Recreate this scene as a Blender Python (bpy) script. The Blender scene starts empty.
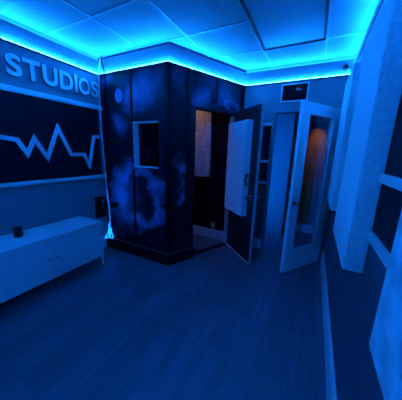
import bpy, bmesh, math, random
from mathutils import Vector, Matrix
random.seed(4)
C = bpy.context.scene.collection
PI = math.pi

# ------------------------------------------------------------------ materials
def mat(name, col, rough=.5, metal=0., bump=0., bscale=60., noise=0., nscale=8., emis=None, estr=0., spec=.5):
    m = bpy.data.materials.new(name); m.use_nodes = True
    nt = m.node_tree; b = nt.nodes['Principled BSDF']
    b.inputs['Base Color'].default_value = (*col, 1)
    b.inputs['Roughness'].default_value = rough
    b.inputs['Metallic'].default_value = metal
    b.inputs['Specular IOR Level'].default_value = spec
    tc = nt.nodes.new('ShaderNodeTexCoord')
    if noise:
        n = nt.nodes.new('ShaderNodeTexNoise'); n.inputs['Scale'].default_value = nscale; n.inputs['Detail'].default_value = 6
        nt.links.new(tc.outputs['Object'], n.inputs['Vector'])
        mr = nt.nodes.new('ShaderNodeMapRange')
        mr.inputs['From Min'].default_value = .3; mr.inputs['From Max'].default_value = .7
        mr.inputs['To Min'].default_value = 1 - noise; mr.inputs['To Max'].default_value = 1 + noise
        nt.links.new(n.outputs['Fac'], mr.inputs['Value'])
        vm = nt.nodes.new('ShaderNodeVectorMath'); vm.operation = 'SCALE'
        vm.inputs[0].default_value = col
        nt.links.new(mr.outputs[0], vm.inputs['Scale'])
        nt.links.new(vm.outputs[0], b.inputs['Base Color'])
    if bump:
        n2 = nt.nodes.new('ShaderNodeTexNoise'); n2.inputs['Scale'].default_value = bscale; n2.inputs['Detail'].default_value = 4
        nt.links.new(tc.outputs['Object'], n2.inputs['Vector'])
        bp = nt.nodes.new('ShaderNodeBump'); bp.inputs['Strength'].default_value = bump; bp.inputs['Distance'].default_value = .01
        nt.links.new(n2.outputs['Fac'], bp.inputs['Height'])
        nt.links.new(bp.outputs[0], b.inputs['Normal'])
    if emis:
        b.inputs['Emission Color'].default_value = (*emis, 1)
        b.inputs['Emission Strength'].default_value = estr
    return m

LEDCOL = (0.003, .185, 1.0)
M = {}
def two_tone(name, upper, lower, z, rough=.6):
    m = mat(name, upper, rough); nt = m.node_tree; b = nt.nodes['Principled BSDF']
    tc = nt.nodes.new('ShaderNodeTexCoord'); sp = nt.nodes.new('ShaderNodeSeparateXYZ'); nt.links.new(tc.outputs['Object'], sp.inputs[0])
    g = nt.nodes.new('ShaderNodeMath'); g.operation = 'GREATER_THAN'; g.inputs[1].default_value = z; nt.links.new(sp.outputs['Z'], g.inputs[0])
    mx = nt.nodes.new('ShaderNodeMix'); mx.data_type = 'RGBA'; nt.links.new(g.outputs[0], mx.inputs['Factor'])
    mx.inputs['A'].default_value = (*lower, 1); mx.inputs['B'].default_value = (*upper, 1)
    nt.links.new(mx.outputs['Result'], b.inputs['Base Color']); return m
M['wall'] = mat('painted_wall', (.27, .27, .31), .6, bump=.15, bscale=120)
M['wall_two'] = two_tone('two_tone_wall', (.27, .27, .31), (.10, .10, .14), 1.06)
M['tile'] = mat('ceiling_tile', (.31, .31, .32), .9, noise=.04, nscale=90)
M['tbar'] = mat('ceiling_grid_metal', (.34, .34, .36), .4)
M['crown'] = mat('crown_paint', (.085, .085, .09), .45)
M['trim'] = mat('white_trim', (.85, .85, .85), .35)
M['rail'] = mat('rail_paint', (.8, .8, .8), .4)
M['dark_trim'] = mat('black_trim', (.006, .006, .010), .5, spec=.12)
M['door_white'] = mat('white_door_paint', (.92, .92, .92), .35)
M['door_black'] = mat('black_door_paint', (.016, .014, .022), .42, bump=.05, bscale=40, spec=.4)
M['fabric'] = mat('panel_fabric', (.90, .90, .91), .95, bump=.3, bscale=90, noise=.12, nscale=45)
M['fabric_mottled'] = mat('mottled_fabric', (.80, .80, .82), .95, bump=.6, bscale=60, noise=.28, nscale=15)
M['cab'] = mat('cabinet_laminate', (.88, .88, .88), .35)
M['metal'] = mat('brushed_metal', (.6, .6, .62), .25, metal=1)
M['black'] = mat('black_plastic', (.008, .008, .011), .4, spec=.25)
M['black_metal'] = mat('black_metal', (.03, .03, .035), .3, metal=.8)
M['cable'] = mat('led_cable_sheath', (.9, .9, .9), .3)
M['letter'] = mat('letter_acrylic', (.85, .85, .86), .35)
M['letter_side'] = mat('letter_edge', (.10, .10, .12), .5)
M['troffer'] = mat('unlit_diffuser', (.24, .24, .26), .35)
M['wood'] = mat('brown_wood', (.32, .15, .03), .4, noise=.35, nscale=6)
M['outlet'] = mat('outlet_plastic', (.7, .7, .7), .4)
M['glow_bead'] = mat('glow_bead', (.8, .8, .8), .3, emis=LEDCOL, estr=5)

def led_mat(name, s, dots=False):
    m = bpy.data.materials.new(name); m.use_nodes = True
    nt = m.node_tree; b = nt.nodes['Principled BSDF']
    b.inputs['Base Color'].default_value = (.5, .5, .5, 1)
    b.inputs['Emission Color'].default_value = (*LEDCOL, 1)
    b.inputs['Emission Strength'].default_value = s
    if dots:      # individual diodes every 5 cm along the strip
        tc = nt.nodes.new('ShaderNodeTexCoord')
        sp = nt.nodes.new('ShaderNodeSeparateXYZ'); nt.links.new(tc.outputs['Object'], sp.inputs[0])
        a = nt.nodes.new('ShaderNodeMath'); a.operation = 'ADD'
        nt.links.new(sp.outputs['X'], a.inputs[0]); nt.links.new(sp.outputs['Y'], a.inputs[1])
        mu = nt.nodes.new('ShaderNodeMath'); mu.operation = 'MULTIPLY'; mu.inputs[1].default_value = 2*PI/.05
        nt.links.new(a.outputs[0], mu.inputs[0])
        si = nt.nodes.new('ShaderNodeMath'); si.operation = 'SINE'; nt.links.new(mu.outputs[0], si.inputs[0])
        mr = nt.nodes.new('ShaderNodeMapRange'); mr.inputs['From Min'].default_value = -1
        mr.inputs['To Min'].default_value = s*.4; mr.inputs['To Max'].default_value = s*1.6
        nt.links.new(si.outputs[0], mr.inputs['Value']); nt.links.new(mr.outputs[0], b.inputs['Emission Strength'])
    return m
M['led_top'] = led_mat('led_upper', 7)
M['led_right'] = led_mat('led_right', 30)
M['led_low'] = led_mat('led_lower', 36, True)

def galaxy(name, blobs, base=(.006, .006, .013), star=True, tint=(.45, .42, .85), scale=5., amp=.022, dark=()):
    """painted night-sky mural: dark paint, clouds of paint where the mural has them.
    blobs: (centre xyz, radii xyz, strength, ring(0/1), width)"""
    m = bpy.data.materials.new(name); m.use_nodes = True
    nt = m.node_tree; N = nt.nodes; Lk = nt.links.new; b = N['Principled BSDF']
    b.inputs['Roughness'].default_value = .5; b.inputs['Specular IOR Level'].default_value = .12
    tc = N.new('ShaderNodeTexCoord')
    n = N.new('ShaderNodeTexNoise'); n.inputs['Scale'].default_value = scale; n.inputs['Detail'].default_value = 7; n.inputs['Roughness'].default_value = .6
    Lk(tc.outputs['Object'], n.inputs['Vector'])
    def math_(op, a, c=None, clamp=False):
        q = N.new('ShaderNodeMath'); q.operation = op; q.use_clamp = clamp
        for i, v in enumerate((a, c)):
            if v is None: continue
            if isinstance(v, (int, float)): q.inputs[i].default_value = v
            else: Lk(v, q.inputs[i])
        return q.outputs[0]
    wn = N.new('ShaderNodeTexNoise'); wn.inputs['Scale'].default_value = 3.2; wn.inputs['Detail'].default_value = 6; wn.inputs['Roughness'].default_value = .62
    Lk(tc.outputs['Object'], wn.inputs['Vector'])
    w1 = N.new('ShaderNodeVectorMath'); w1.operation = 'SUBTRACT'; Lk(wn.outputs['Color'], w1.inputs[0]); w1.inputs[1].default_value = (.5, .5, .5)
    w2 = N.new('ShaderNodeVectorMath'); w2.operation = 'MULTIPLY_ADD'; Lk(w1.outputs[0], w2.inputs[0]); w2.inputs[1].default_value = (.5, .5, .5); Lk(tc.outputs['Object'], w2.inputs[2])
    def cloud(c, r, ring, w):
        s = N.new('ShaderNodeVectorMath'); s.operation = 'SUBTRACT'; Lk(tc.outputs['Object'] if ring == 2 else w2.outputs[0], s.inputs[0]); s.inputs[1].default_value = c
        d = N.new('ShaderNodeVectorMath'); d.operation = 'DIVIDE'; Lk(s.outputs[0], d.inputs[0]); d.inputs[1].default_value = r
        l = N.new('ShaderNodeVectorMath'); l.operation = 'LENGTH'; Lk(d.outputs[0], l.inputs[0])
        v = l.outputs['Value']
        v = math_('ADD', v, math_('MULTIPLY', math_('SUBTRACT', n.outputs['Fac'], .5), .8 if ring != 2 else .1))
        if ring == 1: v = math_('ABSOLUTE', math_('SUBTRACT', v, 1.0)); v = math_('DIVIDE', v, w)
        mr = N.new('ShaderNodeMapRange'); mr.interpolation_type = 'SMOOTHSTEP'
        mr.inputs['From Min'].default_value = 1.0; mr.inputs['From Max'].default_value = .82 if ring == 2 else 0.15
        Lk(v, mr.inputs['Value'])
        return mr.outputs[0]
    nn = N.new('ShaderNodeMapRange'); nn.inputs['From Min'].default_value = .32; nn.inputs['From Max'].default_value = .68
    Lk(n.outputs['Fac'], nn.inputs['Value'])
    tot = math_('MULTIPLY', nn.outputs[0], amp)
    for (c, r, s, ring, w) in blobs:
        k = cloud(c, r, ring, w)
        if s < 0:                                   # dark patch of paint
            tot = math_('MULTIPLY', tot, math_('SUBTRACT', 1.0, math_('MULTIPLY', k, -s)))
            continue
        if ring != 2: k = math_('MULTIPLY', k, math_('ADD', math_('MULTIPLY', nn.outputs[0], .75), .4))
        tot = math_('ADD', tot, math_('MULTIPLY', k, s))
    if star:
        vo = N.new('ShaderNodeTexVoronoi'); vo.inputs['Scale'].default_value = 14; Lk(tc.outputs['Object'], vo.inputs['Vector'])
        st = N.new('ShaderNodeMapRange'); st.inputs['From Min'].default_value = .10; st.inputs['From Max'].default_value = .05
        st.inputs['To Max'].default_value = .25; Lk(vo.outputs['Distance'], st.inputs['Value'])
        tot = math_('ADD', tot, math_('MULTIPLY', st.outputs[0], math_('GREATER_THAN', nn.outputs[0], .55)))
    mx = N.new('ShaderNodeMix'); mx.data_type = 'RGBA'; mx.clamp_factor = True
    Lk(tot, mx.inputs['Factor'])
    mx.inputs['A'].default_value = (*base, 1); mx.inputs['B'].default_value = (*tint, 1)
    Lk(mx.outputs['Result'], b.inputs['Base Color'])
    return m

# floor: dark laminate planks running along Y
def floor_mat():
    m = bpy.data.materials.new('laminate_floor'); m.use_nodes = True
    nt = m.node_tree; N = nt.nodes; Lk = nt.links.new; b = N['Principled BSDF']
    tc = N.new('ShaderNodeTexCoord')
    mp = N.new('ShaderNodeMapping'); mp.inputs['Rotation'].default_value = (0, 0, PI/2)
    Lk(tc.outputs['Object'], mp.inputs['Vector'])
    br = N.new('ShaderNodeTexBrick'); br.inputs['Scale'].default_value = 1
    br.inputs['Brick Width'].default_value = 1.22; br.inputs['Row Height'].default_value = .18
    br.inputs['Mortar Size'].default_value = .0015; br.offset = .37
    br.inputs['Color1'].default_value = (.12, .115, .15, 1); br.inputs['Color2'].default_value = (.16, .155, .20, 1)
    br.inputs['Mortar'].default_value = (.07, .07, .085, 1)
    Lk(mp.outputs[0], br.inputs['Vector'])
    mp2 = N.new('ShaderNodeMapping'); mp2.inputs['Scale'].default_value = (14, 1.2, 1); Lk(tc.outputs['Object'], mp2.inputs['Vector'])
    n = N.new('ShaderNodeTexNoise'); n.inputs['Scale'].default_value = 2.0; n.inputs['Detail'].default_value = 8; Lk(mp2.outputs[0], n.inputs['Vector'])
    mr = N.new('ShaderNodeMapRange'); mr.inputs['From Min'].default_value = .3; mr.inputs['From Max'].default_value = .7
    mr.inputs['To Min'].default_value = .8; mr.inputs['To Max'].default_value = 1.2; Lk(n.outputs['Fac'], mr.inputs['Value'])
    vm = N.new('ShaderNodeVectorMath'); vm.operation = 'SCALE'; Lk(br.outputs['Color'], vm.inputs[0]); Lk(mr.outputs[0], vm.inputs['Scale'])
    Lk(vm.outputs[0], b.inputs['Base Color'])
    b.inputs['Roughness'].default_value = .42
    bp = N.new('ShaderNodeBump'); bp.inputs['Strength'].default_value = .12; bp.inputs['Distance'].default_value = .004
    Lk(n.outputs['Fac'], bp.inputs['Height']); Lk(bp.outputs[0], b.inputs['Normal'])
    return m
M['floor'] = floor_mat()

def glass_mat(name, tint, rough=.02, spec=.9, fac=.12):
    m = bpy.data.materials.new(name); m.use_nodes = True
    nt = m.node_tree; N = nt.nodes; N.remove(N['Principled BSDF']); out = N['Material Output']
    t = N.new('ShaderNodeBsdfTransparent'); t.inputs[0].default_value = (*tint, 1)
    g = N.new('ShaderNodeBsdfGlossy'); g.inputs['Roughness'].default_value = rough
    lw = N.new('ShaderNodeLayerWeight'); lw.inputs['Blend'].default_value = .5
    pw = N.new('ShaderNodeMath'); pw.operation = 'POWER'; pw.inputs[1].default_value = 4; nt.links.new(lw.outputs['Facing'], pw.inputs[0])
    f = N.new('ShaderNodeMath'); f.operation = 'MULTIPLY_ADD'; f.inputs[1].default_value = .5; f.inputs[2].default_value = .03; nt.links.new(pw.outputs[0], f.inputs[0])
    a = N.new('ShaderNodeMixShader'); nt.links.new(f.outputs[0], a.inputs[0])
    nt.links.new(t.outputs[0], a.inputs[1]); nt.links.new(g.outputs[0], a.inputs[2])
    nt.links.new(a.outputs[0], out.inputs['Surface'])
    return m
M['glass'] = glass_mat('clear_glass', (.82, .86, .88))
M['tinted'] = glass_mat('tinted_glass', (.35, .36, .4))

# ------------------------------------------------------------------ mesh helpers
I4 = Matrix.Identity(4)
def box(bm, x0, x1, y0, y1, z0, z1, T=I4, bev=0.):
    b2 = bmesh.new()
    r = bmesh.ops.create_cube(b2, size=1)
    for v in b2.verts:
        v.co = Vector(((x0+x1)/2 + v.co.x*(x1-x0), (y0+y1)/2 + v.co.y*(y1-y0), (z0+z1)/2 + v.co.z*(z1-z0)))
    if bev: bmesh.ops.bevel(b2, geom=list(b2.edges), offset=bev, segments=2, affect='EDGES', profile=.6)
    b2.transform(T)
    me = bpy.data.meshes.new('t'); b2.to_mesh(me); b2.free(); bm.from_mesh(me); bpy.data.meshes.remove(me)
def cyl(bm, a, b, r, r2=None, seg=20, T=I4, bev=0.):
    a, b = Vector(a), Vector(b); d = b-a
    b2 = bmesh.new()
    bmesh.ops.create_cone(b2, cap_ends=True, segments=seg, radius1=r, radius2=r if r2 is None else r2, depth=d.length)
    if bev: bmesh.ops.bevel(b2, geom=[e for e in b2.edges if len(e.link_faces) == 2 and any(len(f.verts) > 4 for f in e.link_faces)], offset=bev, segments=2, affect='EDGES')
    Q = d.to_track_quat('Z', 'Y').to_matrix().to_4x4()
    b2.transform(T @ Matrix.Translation((a+b)/2) @ Q)
    me = bpy.data.meshes.new('t'); b2.to_mesh(me); b2.free(); bm.from_mesh(me); bpy.data.meshes.remove(me)
def lathe(bm, prof, seg=28, T=I4):
    rings = []
    for r, z in prof:
        rings.append([bm.verts.new(T @ Vector((r*math.cos(2*PI*i/seg), r*math.sin(2*PI*i/seg), z))) for i in range(seg)])
    for a, b in zip(rings, rings[1:]):
        for i in range(seg): bm.faces.new((a[i], a[(i+1) % seg], b[(i+1) % seg], b[i]))
    bm.faces.new(rings[0][::-1]); bm.faces.new(rings[-1])
def tube(bm, pts, r, seg=8, ry=None):
    pts = [Vector(p) for p in pts]; n = len(pts); rings = []
    ref = None
    for i, p in enumerate(pts):
        t = (pts[min(i+1, n-1)] - pts[max(i-1, 0)]).normalized()
        if ref is None: ref = t.orthogonal().normalized()
        ref = (ref - t*ref.dot(t)).normalized(); s = t.cross(ref)
        rings.append([bm.verts.new(p + ref*math.cos(2*PI*k/seg)*r + s*math.sin(2*PI*k/seg)*(ry or r)) for k in range(seg)])
    for a, b in zip(rings, rings[1:]):
        for k in range(seg): bm.faces.new((a[k], a[(k+1) % seg], b[(k+1) % seg], b[k]))
    bm.faces.new(rings[0][::-1]); bm.faces.new(rings[-1])
def smooth_pts(p, n=8):
    out = []; p = [Vector(q) for q in p]
    for i in range(len(p)-1):
        p0 = p[max(i-1, 0)]; p1 = p[i]; p2 = p[i+1]; p3 = p[min(i+2, len(p)-1)]
        for k in range(n):
            t = k/n
            out.append(.5*((2*p1)+(p2-p0)*t+(2*p0-5*p1+4*p2-p3)*t*t+(-p0+3*p1-3*p2+p3)*t**3))
    out.append(p[-1]); return out
def obj(name, bm, m, parent=None, smooth=False, **props):
    bmesh.ops.recalc_face_normals(bm, faces=list(bm.faces))
    me = bpy.data.meshes.new(name); bm.to_mesh(me); bm.free()
    me.materials.append(M[m] if isinstance(m, str) else m)
    if smooth:
        for p in me.polygons: p.use_smooth = True
        try: me.set_sharp_from_angle(angle=math.radians(35))
        except Exception: pass
    o = bpy.data.objects.new(name, me); C.objects.link(o)
    if parent: o.parent = parent
    for k, v in props.items(): o[k] = v
    return o
def thing(name, label, cat, loc=(0, 0, 0), rz=0, group=None, kind=None):
    o = bpy.data.objects.new(name, None); C.objects.link(o); o.location = loc; o.rotation_euler = (0, 0, rz); o.empty_display_size = .1
    o['label'] = label; o['category'] = cat
    if group: o['group'] = group
    if kind: o['kind'] = kind
    return o
def tag(o, label, cat, group=None):
    o['label'] = label; o['category'] = cat
    if group: o['group'] = group
    return o
S = dict(kind='structure')
B = bmesh.new

# ------------------------------------------------------------------ measures
LX, BY, BX, CX, FY, RX = -2.565, 2.058, -1.49, -.983, 3.141, .262
BACKY, CZ = -1.3, 2.50
ang = math.atan2(FY-BY, CX-BX); DL = math.hypot(CX-BX, FY-BY)
TD = Matrix.Translation((BX, BY, 0)) @ Matrix.Rotation(ang, 4, 'Z')    # local x along the diagonal wall, +y into the booth

# ------------------------------------------------------------------ floor / ceiling
bm = B(); box(bm, -2.75, 1.3, BACKY-.15, 4.45, -.06, 0); obj('floor', bm, 'floor', **S)
GX = [-2.49, -1.87, -1.26, -.645, -.045, .25]
GY = [-1.27, -.925, -.33, .265, .86, 1.455, 2.05, 2.62, 3.12]
bm = B(); box(bm, -2.75, 1.3, BACKY-.15, 4.45, CZ+.016, CZ+.08)
random.seed(2)
GXX = [-2.565]+GX[1:-1]+[.262]; GYY = [BACKY]+GY[1:-1]+[3.141]
for i in range(5):
    for j in range(len(GYY)-1):
        if i == 3 and GYY[j] > 1.4 and GYY[j] < 2.4: continue
        box(bm, GXX[i]+.001, GXX[i+1]-.001, GYY[j]+.001, GYY[j+1]-.001, CZ+.002, CZ+.0158, bev=.0012)
obj('ceiling', bm, 'tile', **S)
bm = B()
for x in GX[1:-1]: box(bm, x-.012, x+.012, BACKY, FY, CZ-.003, CZ+.003)
for y in GY[1:-1]:
    if abs(y-2.05) < .01:
        box(bm, LX, -.657, y-.012, y+.012, CZ-.0032, CZ+.003); box(bm, -.033, RX, y-.012, y+.012, CZ-.0032, CZ+.003)
    else: box(bm, LX, RX, y-.012, y+.012, CZ-.0032, CZ+.003)
obj('trim_1', bm, 'tbar', **S)
# unlit ceiling light
t = thing('ceiling_light', 'unlit rectangular recessed ceiling light panel between the two lines of the ceiling grid', 'ceiling light', (-.345, 2.035, CZ-.014))
bm = B()
fx, fy = .292, .578
for (a, b_, c, d) in ((-fx, fx, -fy, -fy+.02), (-fx, fx, fy-.02, fy), (-fx, -fx+.02, -fy+.02, fy-.02), (fx-.02, fx, -fy+.02, fy-.02)):
    box(bm, a, b_, c, d, -.004, .015, bev=.002)
obj('frame', bm, 'dark_trim', t)
bm = B(); box(bm, -fx+.02, fx-.02, -fy+.02, fy-.02, .003, .012, bev=.002); obj('diffuser', bm, 'troffer', t)

# ------------------------------------------------------------------ walls
bm = B(); box(bm, LX-.1, LX, BACKY, FY+.1, 0, CZ+.01); obj('wall_left', bm, 'wall', **S)
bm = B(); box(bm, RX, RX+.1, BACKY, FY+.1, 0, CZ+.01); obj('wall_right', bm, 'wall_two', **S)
bm = B(); box(bm, LX-.1, RX+.1, BACKY-.1, BACKY, 0, CZ+.01); obj('wall_back', bm, 'wall', **S)
OX0, OX1, OZ = -.555, .205, 1.955
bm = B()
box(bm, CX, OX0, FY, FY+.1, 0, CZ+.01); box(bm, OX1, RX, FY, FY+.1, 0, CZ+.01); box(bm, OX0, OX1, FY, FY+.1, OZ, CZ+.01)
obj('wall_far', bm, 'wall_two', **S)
# booth front wall with the mural and a window opening
WX0, WX1, WZ0, WZ1 = -2.005, -1.628, 1.19, 1.728
z = 0
gal_front = galaxy('mural_booth_front', [
    ((-1.85, BY, 2.10), (.30, 1, .32), .30, 0, 1),
    ((-2.02, BY, 1.98), (.22, 1, .22), .34, 0, 1),
    ((-2.28, BY, 1.72), (.17, 1, .20), .55, 0, 1),
    ((-2.42, BY, 2.22), (.16, 1, .14), .34, 0, 1),
    ((-1.62, BY, 2.15), (.16, 1, .30), .12, 0, 1),
    ((-2.24, BY, 2.05), (.19, 1, .20), -.95, 0, 1),
    ((-2.235, BY, 2.04), (.070, 1, .090), .62, 2, 1),
    ((-2.26, BY, 1.12), (.22, 1, .18), .60, 0, 1),
    ((-2.34, BY, .80), (.20, 1, .45), .60, 0, 1),
    ((-2.15, BY, .85), (.26, 1, .40), .36, 0, 1),
    ((-1.96, BY, .80), (.34, 1, .34), .55, 1, .40),
    ((-2.15, BY, .50), (.45, 1, .25), .26, 0, 1),
    ((-1.62, BY, 1.0), (.12, 1, .14), .14, 0, 1),
    ], star=False)
bm = B()
box(bm, LX, WX0, BY, BY+.09, 0, CZ+.01); box(bm, WX1, BX, BY, BY+.09, 0, CZ+.01)
box(bm, WX0, WX1, BY, BY+.09, 0, WZ0); box(bm, WX0, WX1, BY, BY+.09, WZ1, CZ+.01)
obj('wall_booth_front', bm, gal_front, **S)
# diagonal wall with door opening (local frame)
T0, T1, DZ = .36, 1.07, 1.928
def dl(t, z): v = TD @ Vector((t, 0, z)); return tuple(v)
gal_diag = galaxy('mural_booth_diagonal', [
    (dl(.20, 1.20), (.12, .12, .12), .65, 0, 1), (dl(.13, 1.02), (.09, .09, .16), .55, 0, 1), (dl(.18, .80), (.10, .10, .13), .50, 0, 1),
    (dl(.10, 1.30), (.06, .06, .14), .2, 0, 1),
    (dl(.47, 2.05), (.15, .2, .16), .34, 0, 1), (dl(.90, 2.08), (.22, .3, .17), .30, 0, 1),
    (dl(.96, 1.99), (.08, .14, .11), .42, 1, .35), (dl(.70, 2.25), (.35, .35, .2), .12, 0, 1), (dl(.15, 2.2), (.2, .2, .22), .08, 0, 1)],
    star=True)
bm = B()
box(bm, 0, T0, 0, .09, 0, CZ+.01, TD); box(bm, T1, DL, 0, .09, 0, CZ+.01, TD); box(bm, T0, T1, 0, .09, DZ, CZ+.01, TD)
obj('wall_diagonal', bm, gal_diag, **S)
# inside of the booth: dark back wall
bm = B(); box(bm, LX, -1.0, FY, FY+.1, 0, CZ+.01); obj('wall_booth_back', bm, 'dark_trim', **S)
bm = B(); box(bm, LX, -1.06, FY-.016, FY, 0, .155, bev=.003); obj('baseboard_booth', bm, 'trim', **S)

# booth outside battens, corner post and plinth
bm = B()
for x in (-2.025,):
    box(bm, x-.014, x+.014, BY-.012, BY, .16, WZ0-.03); box(bm, x-.014, x+.014, BY-.012, BY, WZ1+.02, 2.295)
box(bm, BX-.03, BX+.004, BY-.014, BY, .16, 2.295)
box(bm, -.004, .03, -.014, 0, .16, 2.295, TD)
box(bm, .245, .275, -.012, 0, .16, 2.295, TD)
box(bm, .68, .70, -.012, 0, DZ+.09, 2.295, TD)
box(bm, 1.16, 1.19, -.012, 0, .0, 2.295, TD)
obj('trim_2', bm, 'dark_trim', **S)
def mitre(path, d, closed=False):
    """offset a polyline to its right by d with mitred corners"""
    n = len(path); out = []
    for i in range(n):
        p = Vector(path[i])
        a = Vector(path[i-1]) if (i > 0 or closed) else None
        c = Vector(path[(i+1) % n]) if (i < n-1 or closed) else None
        ns = []
        if a is not None: t = (p-a).normalized(); ns.append(Vector((t.y, -t.x)))
        if c is not None: t = (c-p).normalized(); ns.append(Vector((t.y, -t.x)))
        if len(ns) == 2: m_ = (ns[0]+ns[1]).normalized(); m_ = m_/m_.dot(ns[0])
        else: m_ = ns[0]
        out.append(p+m_*d)
    return out
def sweep(bm, path, prof, closed=False):
    cols = [mitre(path, d, closed) for d, z in prof]
    V = [[bm.verts.new((cols[k][i].x, cols[k][i].y, prof[k][1])) for k in range(len(prof))] for i in range(len(path))]
    n = len(path); m_ = len(prof)
    for i in range(n if closed else n-1):
        for k in range(m_):
            bm.faces.new((V[i][k], V[(i+1) % n][k], V[(i+1) % n][(k+1) % m_], V[i][(k+1) % m_]))
    if not closed: bm.faces.new(V[0]); bm.faces.new(V[-1][::-1])
pl = [(-2.545, BY), (BX, BY), tuple((TD @ Vector((T0, 0, 0))).xy)]
bm = B(); sweep(bm, pl, [(0, 0), (.055, 0), (.055, .148), (.045, .158), (0, .158)]); obj('baseboard_booth_front', bm, M['dark_trim'], **S)
bm = B(); sweep(bm, pl, [(.047, .1585), (.056, .150), (.058, .152), (.049, .1605)]); obj('trim_3', bm, mat('edge_highlight', (.09, .09, .11), .5), **S)  # paler strip paints the highlight along the plinth's top edge
# ring of crown moulding and led strips
ring = [(RX, BACKY), (LX, BACKY), (LX, BY), (BX, BY), (CX, FY), (RX, FY)]
bm = B(); sweep(bm, ring, [(0, 2.296), (.040, 2.296), (.040, 2.303), (.004, 2.306), (.046, 2.440), (.050, 2.450), (0, 2.450)])
obj('trim_4', bm, 'crown', **S)
bm = B(); sweep(bm, ring, [(.018, 2.451), (.030, 2.451), (.030, 2.455), (.018, 2.455)])
o = obj('led_strip', bm, 'led_top'); tag(o, 'glowing blue LED strip lying on top of the crown moulding just under the ceiling', 'led strip')
bm = B(); sweep(bm, ring, [(.028, 2.3045), (.037, 2.3045), (.037, 2.3095), (.028, 2.3095)])
o = obj('led_strip', bm, 'led_low'); tag(o, 'dotted blue LED strip along the lower lip of the crown moulding', 'led strip')
bm = B(); sweep(bm, [(RX, FY-.055), (RX, BACKY+.06)], [(0, 2.375), (.014, 2.375), (.014, 2.404), (0, 2.404)]); obj('trim_17', bm, 'wall', **S)
bm = B(); sweep(bm, [(RX, FY-.055), (RX, BACKY+.06)], [(.001, 2.4045), (.007, 2.4045), (.007, 2.4085), (.001, 2.4085)])
o = obj('led_strip', bm, 'led_right'); tag(o, 'glowing blue LED strip high on the right wall just under the ceiling', 'led strip')

# ------------------------------------------------------------------ vestibule behind the far doorway
bm = B(); box(bm, -1.0, -.37, 3.78, 3.86, 0, CZ+.01); obj('wall_hallway', bm, 'wall', **S)
bm = B(); box(bm, -.37, -.35, 3.765, 3.875, 0, 2.05, bev=.003); obj('trim_5', bm, 'wall', **S)
bm = B(); box(bm, -.45, -.37, 3.86, 4.3, 0, CZ+.01); obj('wall_hallway_left', bm, 'wall', **S)
bm = B(); box(bm, -.45, 1.1, 4.3, 4.4, 0, CZ+.01); obj('wall_hallway_far', bm, 'wall', **S)
bm = B(); box(bm, 1.0, 1.1, FY+.1, 4.3, 0, CZ+.01); obj('wall_hallway_right', bm, 'wall', **S)
bm = B(); box(bm, -1.1, -1.0, FY+.1, 3.86, 0, CZ+.01); obj('wall_hallway_end', bm, 'wall', **S)
bm = B(); box(bm, RX+.1, 1.0, FY, FY+.1, 0, CZ+.01); obj('wall_hallway_near', bm, 'wall', **S)
bm = B(); box(bm, -.35, 1.0, 4.284, 4.3, 0, .15, bev=.003); obj('baseboard_hallway', bm, 'trim', **S)
bm = B()
for k in range(6): box(bm, -.345+k*.060, -.345+k*.060+.056, 4.272, 4.298, .18, 1.84, bev=.004)
tag(obj('wood_panel', bm, 'wood'), 'tall reddish brown slatted wood panel on the wall beyond the glazed door', 'wood panel')

# ------------------------------------------------------------------ rails and mural bands
bm = B()
sweep(bm, [(LX, BACKY), (LX, BY-.002)], [(0, 1.882), (.022, 1.882), (.026, 1.89), (.026, 1.928), (.022, 1.936), (0, 1.936)])
obj('trim_6', bm, 'rail', **S)
bm = B()
sweep(bm, [(LX, BACKY), (LX, BY-.002)], [(0, 1.012), (.022, 1.012), (.026, 1.018), (.026, 1.048), (.022, 1.054), (0, 1.054)])
obj('trim_7', bm, 'rail', **S)
for i, (z0, z1) in enumerate(((1.776, 1.818), (1.285, 1.322), (.988, 1.024))):
    bm = B(); box(bm, CX+.03, -.562, FY-.018, FY, z0, z1, bev=.003); obj('trim_%d' % (8+i), bm, 'rail', **S)
for i, (z0, z1) in enumerate(((1.80, 1.84), (1.303, 1.34), (1.058, 1.094))):
    bm = B()
    for ya, yb in ((BACKY, -.003), (.606, 1.124), (1.743, 2.197), (2.803, 3.10)): box(bm, RX-.018, RX, ya, yb, z0, z1, bev=.003)
    obj('trim_%d' % (11+i), bm, 'rail', **S)
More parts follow.
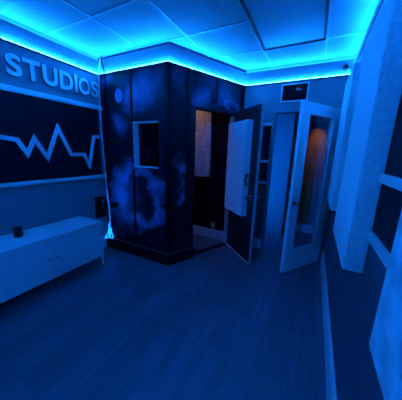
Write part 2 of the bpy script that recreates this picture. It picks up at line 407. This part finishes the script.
# wall art
gal_left = galaxy('mural_left', [((LX, .55, 1.35), (1, .35, .3), .035, 0, 1), ((LX, 1.2, 1.7), (1, .3, .15), .03, 0, 1)], base=(.007, .007, .014), amp=.012, scale=6)
t = thing('mural_panel', 'long black starry mural panel with a white heartbeat line below the STUDIOS letters', 'wall art', (LX, 0, 1.054))
bm = B(); box(bm, 0, .010, BACKY+.01, BY-.06, 0, .828); p = obj('backing', bm, gal_left, t)
wave = [(-1.1, 1.49), (.60, 1.49), (.96, 1.474), (1.083, 1.458), (1.155, 1.325), (1.232, 1.478), (1.338, 1.287), (1.473, 1.610), (1.600, 1.322), (1.765, 1.322), (1.822, 1.190), (1.912, 1.545), (2.0, 1.553)]
def ribbon(bm, pts, w, x0, x1):
    n = len(pts); L_, R_ = [], []
    for i in range(n):
        p = Vector(pts[i]); ns = []
        if i > 0: t_ = (p-Vector(pts[i-1])).normalized(); ns.append(Vector((-t_.y, t_.x)))
        if i < n-1: t_ = (Vector(pts[i+1])-p).normalized(); ns.append(Vector((-t_.y, t_.x)))
        if len(ns) == 2: m_ = (ns[0]+ns[1]).normalized(); m_ = m_/max(m_.dot(ns[0]), .38)
        else: m_ = ns[0]
        L_.append(p+m_*w/2); R_.append(p-m_*w/2)
    vs = [[bm.verts.new((x, q.x, q.y)) for q in row] for x in (x0, x1) for row in (L_, R_)]
    a0, b0, a1, b1 = vs
    for i in range(n-1):
        bm.faces.new((a1[i], a1[i+1], b1[i+1], b1[i])); bm.faces.new((a0[i], b0[i], b0[i+1], a0[i+1]))
        bm.faces.new((a0[i], a0[i+1], a1[i+1], a1[i])); bm.faces.new((b0[i], b1[i], b1[i+1], b0[i+1]))
    bm.faces.new((a0[0], a1[0], b1[0], b0[0])); bm.faces.new((a0[-1], b0[-1], b1[-1], a1[-1]))
bm = B(); ribbon(bm, [(y, z_-1.054) for y, z_ in wave], .040, .010, .022); obj('heartbeat_line', bm, 'letter', t, label='white zigzag heartbeat line')
for z0, z1, lb in ((1.322, 1.776, 'upper and taller black panel on the narrow wall strip right of the open black door'),
                   (1.024, 1.285, 'lower and shorter black panel on the narrow wall strip right of the open black door')):
    bm = B(); box(bm, CX+.03, -.575, FY-.008, FY, z0, z1); tag(obj('mural_panel', bm, gal_left), lb, 'wall art')
for z0, z1, lb in ((1.34, 1.80, 'long black panel on the right wall above its middle rail'),
                   (1.094, 1.303, 'narrow low black panel on the right wall below its middle rail')):
    bm = B(); box(bm, RX-.002, RX, BACKY+.01, 3.08, z0, z1); tag(obj('mural_panel', bm, gal_left), lb, 'wall art')

# baseboards
bm = B(); sweep(bm, [(RX, FY), (RX, BACKY)], [(0, 0), (.018, 0), (.018, .155), (.008, .175), (0, .175)]); obj('baseboard_right', bm, 'trim', **S)
bm = B(); sweep(bm, [(LX, BACKY), (LX, BY-.06)], [(0, 0), (.014, 0), (.014, .13), (.006, .15), (0, .15)]); obj('baseboard_left', bm, 'trim', **S)
bm = B(); box(bm, CX+.02, OX0-.004, FY-.016, FY, 0, .155, bev=.003); obj('baseboard_far', bm, 'trim', **S)
# casings of the far doorway, up to the crown
bm = B()
box(bm, OX0-.012, OX0+.018, FY-.012, FY+.11, 0, OZ+.012, bev=.002); box(bm, OX1-.018, OX1+.012, FY-.0, FY+.11, 0, OZ+.012, bev=.002)
box(bm, OX0+.018, OX1-.018, FY-.012, FY+.11, OZ-.018, OZ+.012, bev=.002)
box(bm, OX0-.02, OX0+.008, FY-.006, FY, OZ+.02, 2.294); box(bm, -.145, -.117, FY-.006, FY, OZ+.02, 2.294)
obj('trim_14', bm, 'wall', **S)
# jamb of the booth doorway
bm = B()
box(bm, T1-.028, T1+.0, -.008, .098, 0, DZ, TD, bev=.002)
obj('trim_15', bm, mat('pale_jamb', (.55, .5, .5), .5), **S)
bm = B(); box(bm, T0, T0+.012, -.004, .095, 0, DZ, TD); box(bm, T0, T1-.03, -.004, .095, DZ-.02, DZ, TD); box(bm, T0+.012, T1-.03, 0.0, .09, 0, .006, TD)
obj('trim_16', bm, 'dark_trim', **S)

# ------------------------------------------------------------------ booth window
w = thing('window_1', 'square white framed window in the front of the booth', 'window', (WX0, BY, WZ0), kind='structure')
W, Hh = WX1-WX0, WZ1-WZ0
bm = B()
box(bm, 0, .013, -.012, .088, 0, Hh, bev=.002); box(bm, .013, W, -.012, .088, 0, .014, bev=.002); box(bm, .013, W, -.012, .088, Hh-.012, Hh, bev=.002)
obj('window_frame', bm, 'trim', w)
bm = B(); box(bm, W-.012, W, .012, .088, .014, Hh-.012); obj('side_lining', bm, 'dark_trim', w)
bm = B(); box(bm, .013, W-.012, .070, .076, .014, Hh-.012); obj('pane', bm, 'tinted', w)

# framed dark glass above the far doorway
t = thing('transom_box', 'small dark glass panel in a white frame above the far doorway', 'framed panel', (-.335, FY, 2.06))
a, c = .158, .212
bm = B()
box(bm, -a, a, -.028, 0, 0, .014, bev=.002); box(bm, -a, a, -.028, 0, c-.014, c, bev=.002)
box(bm, -a, -a+.014, -.028, 0, .014, c-.014, bev=.002); box(bm, a-.014, a, -.028, 0, .014, c-.014, bev=.002)
obj('frame', bm, 'rail', t)
bm = B(); box(bm, -a+.014, a-.014, -.012, 0, .014, c-.014); g = obj('dark_glass', bm, mat('dark_gloss', (.004, .004, .008), .08), t)
bm = B(); tube(bm, smooth_pts([(.045, -.0135, .150), (.03, -.0135, .158), (.022, -.0135, .145), (.035, -.0135, .135), (.05, -.0135, .14)]), .003)
lathe(bm, [(.001, -.004), (.008, -.003), (.008, .003), (.001, .004)], 12, Matrix.Translation((.066, -.0135, .137)) @ Matrix.Rotation(PI/2, 4, 'X'))
obj('glass_reflection', bm, 'trim', g, True, label='small pale squiggle and dot modelled as a reflection')  # pale squiggle modelled in place of a reflection on the glass

# ------------------------------------------------------------------ doors
def rose_lever(parent, x, z, y, side, m='metal'):
    """round rose with lever; side -1 = camera side"""
    bm = B(); cyl(bm, (x, y, z), (x, y+side*.010, z), .026, bev=.003)
    r = obj('rose', bm, m, parent, True)
    bm = B(); cyl(bm, (x, y+side*.010, z), (x, y+side*.045, z), .009)
    tube(bm, smooth_pts([(x, y+side*.042, z), (x-.03, y+side*.046, z), (x-.07, y+side*.045, z+.001), (x-.105, y+side*.042, z)]), .009, 10)
    obj('door_handle', bm, m, r, True)
hx, hy = -1.050, 3.022; fx_, fy_ = -.577, 2.571
ang2 = math.atan2(fy_-hy, fx_-hx); DW = math.hypot(fx_-hx, fy_-hy)
d = thing('door_1', 'open black door with a large pale acoustic panel hung on it', 'door', (hx, hy, .008), ang2, kind='structure')
bm = B(); box(bm, 0, DW-.006, -.019, .019, 0, 1.94, bev=.003)
slab = obj('slab', bm, 'door_black', d)
bm = B(); box(bm, DW-.006, DW, -.020, .020, 0, 1.94, bev=.002); obj('edge_strip', bm, mat('edge_paint', (.42, .42, .46), .4), d, label='pale painted door edge')
bm = B(); box(bm, 0, DW, -.025, -.0192, -.004, .014); obj('door_sweep', bm, 'rail', d)
bm = B()
for (x0, x1) in ((.07, .30), (.36, .59)):
    for (z0, z1) in ((.12, .52),):
        for q in ((x0, x1, z0, z0+.012), (x0, x1, z1-.012, z1), (x0, x0+.012, z0+.012, z1-.012), (x1-.012, x1, z0+.012, z1-.012)):
            box(bm, q[0], q[1], -.024, -.018, q[2], q[3], bev=.002)
obj('moulding', bm, mat('moulding_black', (.03, .028, .035), .3), slab)
bm = B(); box(bm, .018, .508, -.105, -.0195, .605, 1.785, bev=.006); obj('acoustic_panel', bm, 'fabric', d, label='large pale fabric acoustic panel hung on the black door')
for s in (-1, 1):
    bm = B(); lathe(bm, [(.034, 0), (.034, .007), (.012, .010), (.012, .034), (.028, .040), (.034, .054), (.030, .068), (.014, .075)], 24,
                    Matrix.Translation((.590, s*.019, .862)) @ Matrix.Rotation(-s*PI/2, 4, 'X'))
    obj('door_knob', bm, 'metal', d, True)
bm = B(); cyl(bm, (.535, -.019, 1.13), (.535, -.078, 1.13), .007); cyl(bm, (.535, -.019, 1.03), (.535, -.078, 1.03), .007)
tube(bm, smooth_pts([(.535, -.070, 1.155), (.535, -.080, 1.13), (.535, -.086, 1.08), (.535, -.080, 1.03), (.535, -.070, 1.005)]), .012, 10)
obj('pull_handle', bm, 'black_metal', d, True)
bm = B()
for z0 in (.2, .95, 1.7): cyl(bm, (-.008, -.012, z0), (-.008, -.012, z0+.09), .007)
obj('hinge', bm, 'metal', d, True)

hx, hy = .196, 3.150; fx_, fy_ = -.190, 2.566
ang3 = math.atan2(fy_-hy, fx_-hx); DW = math.hypot(fx_-hx, fy_-hy)
d = thing('door_2', 'open white glazed door with one tall glass pane', 'door', (hx, hy, .008), ang3, kind='structure')
# local +y is towards the left of hinge->free direction
bm = B()
box(bm, 0, .125, -.02, .02, 0, 1.94, bev=.003); box(bm, DW-.120, DW, -.02, .02, 0, 1.94, bev=.003)
box(bm, .125, DW-.120, -.02, .02, 0, .255, bev=.002); box(bm, .125, DW-.120, -.02, .02, 1.832, 1.94, bev=.002)
obj('door_frame', bm, 'door_white', d)
bm = B()
x0, x1, z0, z1 = .125, DW-.120, .255, 1.832
for s in (-1, 1):
    ya, yb = (-.024, -.004) if s < 0 else (.004, .024)
    box(bm, x0, x1, ya, yb, z0, z0+.014, bev=.002); box(bm, x0, x1, ya, yb, z1-.014, z1, bev=.002)
    box(bm, x0, x0+.014, ya, yb, z0+.014, z1-.014, bev=.002); box(bm, x1-.014, x1, ya, yb, z0+.014, z1-.014, bev=.002)
obj('glazing_bead', bm, 'trim', d)
bm = B(); box(bm, x0+.012, x1-.012, -.003, .003, z0+.012, z1-.012); obj('pane', bm, 'glass', d)
for s in (-1, 1): rose_lever(d, DW-.045, .86, s*.02, s, 'black_metal')
bm = B()
for z0 in (.2, .95, 1.7): cyl(bm, (-.008, .012, z0), (-.008, .012, z0+.09), .007)
obj('hinge', bm, 'metal', d, True)

# ------------------------------------------------------------------ acoustic panels on the right wall
def apanel(y0, y1, z0, z1, label, m='fabric'):
    bm = B(); box(bm, 0, .0812, 0, y1-y0, 0, z1-z0, bev=.007)
    o = obj('acoustic_panel', bm, m); o.location = (.178, y0, z0)
    return tag(o, label, 'acoustic panel', 'thick acoustic panels on the right wall')
apanel(2.20, 2.80, .93, 2.13, 'pale thick acoustic panel on the right wall right beside the glazed door, farthest of three')
apanel(1.127, 1.74, .885, 2.085, 'large pale thick acoustic panel in the middle of the right wall')
apanel(.0, .603, .94, 2.14, 'pale textured acoustic panel at the very right edge, closest of three', 'fabric_mottled')
bm = B(); box(bm, 0, .60, -.05, 0, 0, 1.2, bev=.006)
o = obj('acoustic_panel', bm, 'fabric_mottled'); o.location = (-2.055, FY, 1.018)
tag(o, 'pale acoustic panel lit by warm light on the black wall inside the booth', 'acoustic panel')

# ------------------------------------------------------------------ sign letters
sg = thing('wall_sign', 'raised pale STUDIOS lettering high on the left wall', 'sign', (LX, 1.08, 2.024))
def letter(ch, y0, y1, z0=.0, z1=.186):
    cu = bpy.data.curves.new('t', 'FONT'); cu.body = ch; cu.size = 1; cu.offset = .034; cu.extrude = .05; cu.resolution_u = 6
    tmp = bpy.data.objects.new('t', cu); C.objects.link(tmp)
    bpy.context.view_layer.update()
    dg = bpy.context.evaluated_depsgraph_get(); me = bpy.data.meshes.new_from_object(tmp.evaluated_get(dg))
    bpy.data.objects.remove(tmp); bpy.data.curves.remove(cu)
    xs = [v.co.x for v in me.vertices]; ys = [v.co.y for v in me.vertices]; zs = [v.co.z for v in me.vertices]
    a, b_ = min(xs), max(xs); c0, c1 = min(ys), max(ys); e0, e1 = min(zs), max(zs)
    for v in me.vertices:
        u = (v.co.x-a)/(b_-a); q = (v.co.y-c0)/(c1-c0); dd = (v.co.z-e0)/(e1-e0)
        v.co = Vector((.002+dd*.022, y0-1.08+u*(y1-y0), z0+q*(z1-z0)))
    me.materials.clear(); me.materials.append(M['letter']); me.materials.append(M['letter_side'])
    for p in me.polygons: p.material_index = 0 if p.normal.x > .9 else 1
    me.name = 'letter'
    o = bpy.data.objects.new('letter', me); C.objects.link(o); o.parent = sg; o['label'] = 'raised letter ' + ch
for ch, y0, y1 in (('S', 1.076, 1.200), ('T', 1.212, 1.362), ('U', 1.380, 1.526), ('D', 1.545, 1.692), ('I', 1.708, 1.745), ('O', 1.756, 1.904), ('S', 1.912, 2.026)):
    letter(ch, y0, y1)

# ------------------------------------------------------------------ cabinet
cb = thing('cabinet', 'long low white cabinet on short legs against the left wall', 'cabinet', (-2.345, 1.633, 0))
y_end = [0, -.563, -1.126, -1.689]
bm = B()
box(bm, -.205, .183, -1.689, 0, .125, .145); box(bm, -.205, .183, -.018, 0, .145, .541); box(bm, -.205, .183, -1.689, -1.671, .145, .541)
box(bm, -.205, -.195, -1.671, -.018, .145, .541); box(bm, -.195, .183, -.572, -.554, .145, .541); box(bm, -.195, .183, -1.135, -1.117, .145, .541)
obj('body', bm, 'cab', cb)
bm = B(); box(bm, -.208, .207, -1.692, .003, .541, .560, bev=.003); obj('top', bm, 'cab', cb)
for k in range(3):
    bm = B(); box(bm, .183, .203, y_end[k+1]+.0015, y_end[k]-.0015, .128, .539, bev=.002)
    dr = obj('door', bm, 'cab', cb)
    yk = y_end[k+1]+.035 if k == 0 else y_end[k]-.035
    bm = B(); lathe(bm, [(.004, 0), (.004, .006), (.006, .009), (.006, .014), (.003, .016)], 16, Matrix.Translation((.203, yk, .342)) @ Matrix.Rotation(PI/2, 4, 'Y'))
    obj('knob', bm, 'black_metal', dr, True)
for x in (-.18, .188):
    for y in (-.012, -.563, -1.126, -1.675):
        bm = B(); cyl(bm, (x, y, 0), (x, y, .126), .008, .012); obj('leg', bm, 'metal' if y != -.012 else 'trim', cb, True)

# little black gadget on the cabinet
t = thing('desk_camera', 'small black round gadget with a wide flat cap standing on the white cabinet', 'gadget', (-2.395, .92, .5602), .3); t.scale = (.8, .8, .92)
bm = B(); lathe(bm, [(.030, 0), (.042, .006), (.046, .03), (.044, .06), (.034, .078), (.026, .084)]); obj('body', bm, 'black', t, True)
bm = B(); lathe(bm, [(.026, .084), (.048, .090), (.050, .100), (.040, .108), (.01, .111)], T=Matrix.Translation((0, -.004, 0))); obj('cap', bm, 'black', t, True)
bm = B(); lathe(bm, [(.018, 0), (.018, .006), (.013, .008), (.012, .005), (.004, .005)], T=Matrix.Translation((.041, 0, .042)) @ Matrix.Rotation(PI/2, 4, 'Y')); obj('lens', bm, mat('lens_glass', (.05, .05, .06), .05), t, True)

# wall speaker
t = thing('wall_speaker', 'small black box speaker on the left wall between cabinet and booth', 'speaker', (LX, 1.885, .50))
bm = B(); box(bm, 0, .072, -.020, .115, -.02, .265, bev=.006); bd = obj('enclosure', bm, 'black', t)
bm = B(); lathe(bm, [(.055, 0), (.055, .004), (.048, .006), (.040, .001), (.014, .001), (.012, .005), (.002, .006)], T=Matrix.Translation((.072, .048, .09)) @ Matrix.Rotation(PI/2, 4, 'Y')); obj('woofer', bm, 'black_metal', t, True)
bm = B(); lathe(bm, [(.022, 0), (.022, .004), (.016, .005), (.004, .007)], T=Matrix.Translation((.072, .048, .205)) @ Matrix.Rotation(PI/2, 4, 'Y')); obj('tweeter', bm, 'metal', t, True)
# round fixture on the booth wall
t = thing('wall_fixture', 'small round black fixture on the booth mural right of the hanging strip', 'wall fixture', (-2.352, BY, .655))
bm = B(); lathe(bm, [(.030, 0), (.030, .010), (.020, .014), (.020, .03), (.045, .036), (.050, .050), (.042, .062)], T=Matrix.Rotation(PI/2, 4, 'X')); obj('body', bm, 'black', t, True)
bm = B(); lathe(bm, [(.040, .062), (.036, .066), (.010, .067)], T=Matrix.Rotation(PI/2, 4, 'X')); obj('face_plate', bm, 'black_metal', t, True)
# camera on crown moulding
t = thing('security_camera', 'tiny dark dome camera on the crown moulding in the far right corner', 'camera', (.170, 3.095, 2.375))
bm = B(); lathe(bm, [(.030, 0), (.030, .008), (.026, .012)], T=Matrix.Rotation(PI/2, 4, 'X')); obj('base', bm, 'black', t, True)
bm = B(); lathe(bm, [(.025, .012), (.024, .022), (.017, .032), (.007, .037)], T=Matrix.Rotation(PI/2, 4, 'X')); obj('dome', bm, mat('smoked_dome', (.006, .006, .01), .5, spec=.1), t, True)
# wall outlet in the booth
t = thing('wall_outlet', 'small white wall outlet above the baseboard inside the booth', 'outlet', (-1.365, FY, .225))
bm = B(); box(bm, -.035, .035, -.008, 0, -.05, .05, bev=.003); pt = obj('plate', bm, 'outlet', t)
for z0 in (-.022, .022):
    bm = B(); box(bm, -.008, .008, -.0105, -.008, z0-.007, z0+.007, bev=.001); obj('socket', bm, 'black', pt)

# hanging led strip in the corner
t = thing('hanging_led_cable', 'loose pale LED strip hanging down the corner between left wall and booth', 'led strip', (-2.5, 2.0, 2.45))
off = Vector((-2.5, 2.0, 2.45))
def rel(ps): return [Vector(p)-off for p in ps]
bm = B(); tube(bm, smooth_pts(rel([(-2.412, 1.975, 2.472), (-2.45, 1.98, 2.36), (-2.50, 2.005, 2.27), (-2.503, 2.0, 2.0), (-2.500, 1.995, 1.64), (-2.490, 2.003, 1.2), (-2.468, 1.995, .85)])), .008, 8, .011)
obj('strip', bm, 'cable', t, True)
bm = B(); tube(bm, smooth_pts(rel([(-2.41, 1.975, 2.475), (-2.385, 1.98, 2.36), (-2.365, 1.985, 2.24), (-2.40, 2.0, 2.0), (-2.445, 2.01, 1.5), (-2.47, 2.005, .9), (-2.46, 2.0, .6)])), .007, 8)
obj('cord', bm, mat('matte_cord', (.004, .004, .005), .9, spec=.05), t, True)
bm = B(); tube(bm, smooth_pts(rel([(-2.468, 1.995, .85), (-2.462, 2.0, .70), (-2.455, 2.005, .52), (-2.450, 1.995, .34), (-2.462, 1.985, .29)])), .009, 8, .012)
obj('lit_strip', bm, mat('strip_lit', (.8, .8, .8), .3, emis=LEDCOL, estr=.05), t, True)
bm = B()
tube(bm, smooth_pts(rel([(-2.462, 1.985, .30), (-2.475, 1.975, .23), (-2.505, 1.955, .180), (-2.480, 1.945, .166), (-2.450, 1.97, .20), (-2.437, 1.99, .31), (-2.43, 1.995, .26), (-2.445, 1.975, .175), (-2.42, 2.01, .168), (-2.425, 2.0, .23), (-2.45, 1.98, .33), (-2.455, 1.99, .38)])), .008, 8)
obj('lit_coil', bm, mat('coil_lit', (.8, .8, .8), .3, emis=LEDCOL, estr=.25), t, True)

# ------------------------------------------------------------------ lamps of the place and an added hallway fill
def plight(name, loc, col, e, r=.05):
    l = bpy.data.lights.new(name, 'POINT'); l.energy = e; l.color = col; l.shadow_soft_size = r
    o = bpy.data.objects.new(name, l); C.objects.link(o); o.location = loc; return o
def slight(name, loc, aim, col, e, deg, r=.04):
    l = bpy.data.lights.new(name, 'SPOT'); l.energy = e; l.color = col; l.shadow_soft_size = r; l.spot_size = math.radians(deg); l.spot_blend = 1
    o = bpy.data.objects.new(name, l); C.objects.link(o); o.location = loc
    o.rotation_euler = (Vector(aim)-Vector(loc)).to_track_quat('-Z', 'Y').to_euler(); return o
slight('booth_spot', (-1.95, 2.75, 2.38), (-1.72, 3.12, 1.75), (1, .50, .34), .4, 95)
slight('hallway_spot', (.03, 4.02, 2.08), (.0, 4.27, 1.60), (1, .40, .16), .8, 46)
l = bpy.data.lights.new('hallway_fill', 'AREA'); l.shape = 'RECTANGLE'; l.size = .02; l.size_y = 1.8; l.energy = .62; l.color = (.0, .16, 1)  # unseen blue fill behind the far wall, added to brighten the vestibule
o = bpy.data.objects.new('hallway_fill', l); C.objects.link(o); o.location = (-.64, 3.26, 1.15); o.rotation_euler = (PI/2, 0, 0)

wd = bpy.data.worlds.new('World'); bpy.context.scene.world = wd; wd.use_nodes = True
wd.node_tree.nodes['Background'].inputs[0].default_value = (0, .01, .05, 1); wd.node_tree.nodes['Background'].inputs[1].default_value = .1

# ------------------------------------------------------------------ camera
f = 215.72
R = Matrix(((.8866, .1287, -.4442), (.4613, -.1774, .8693), (.0331, -.9757, -.2166)))   # rows = world axes in (right, down, forward)
right = R.col[0].normalized(); fwd = R.col[2].normalized()
right = (right - fwd*right.dot(fwd)).normalized(); up = right.cross(fwd)
cam = bpy.data.cameras.new('camera'); co = bpy.data.objects.new('camera', cam); C.objects.link(co)
mw = Matrix((right, up, -fwd)).transposed().to_4x4(); mw.translation = (0, 0, 1.4); co.matrix_world = mw
cam.sensor_fit = 'HORIZONTAL'; cam.sensor_width = 36; cam.lens = 36*f/402; cam.clip_start = .02
sc = bpy.context.scene; sc.camera = co
sc.view_settings.view_transform = 'Standard'; sc.view_settings.look = 'None'; sc.view_settings.gamma = 1
sc.view_settings.use_curve_mapping = False; sc.view_settings.exposure = 3.75
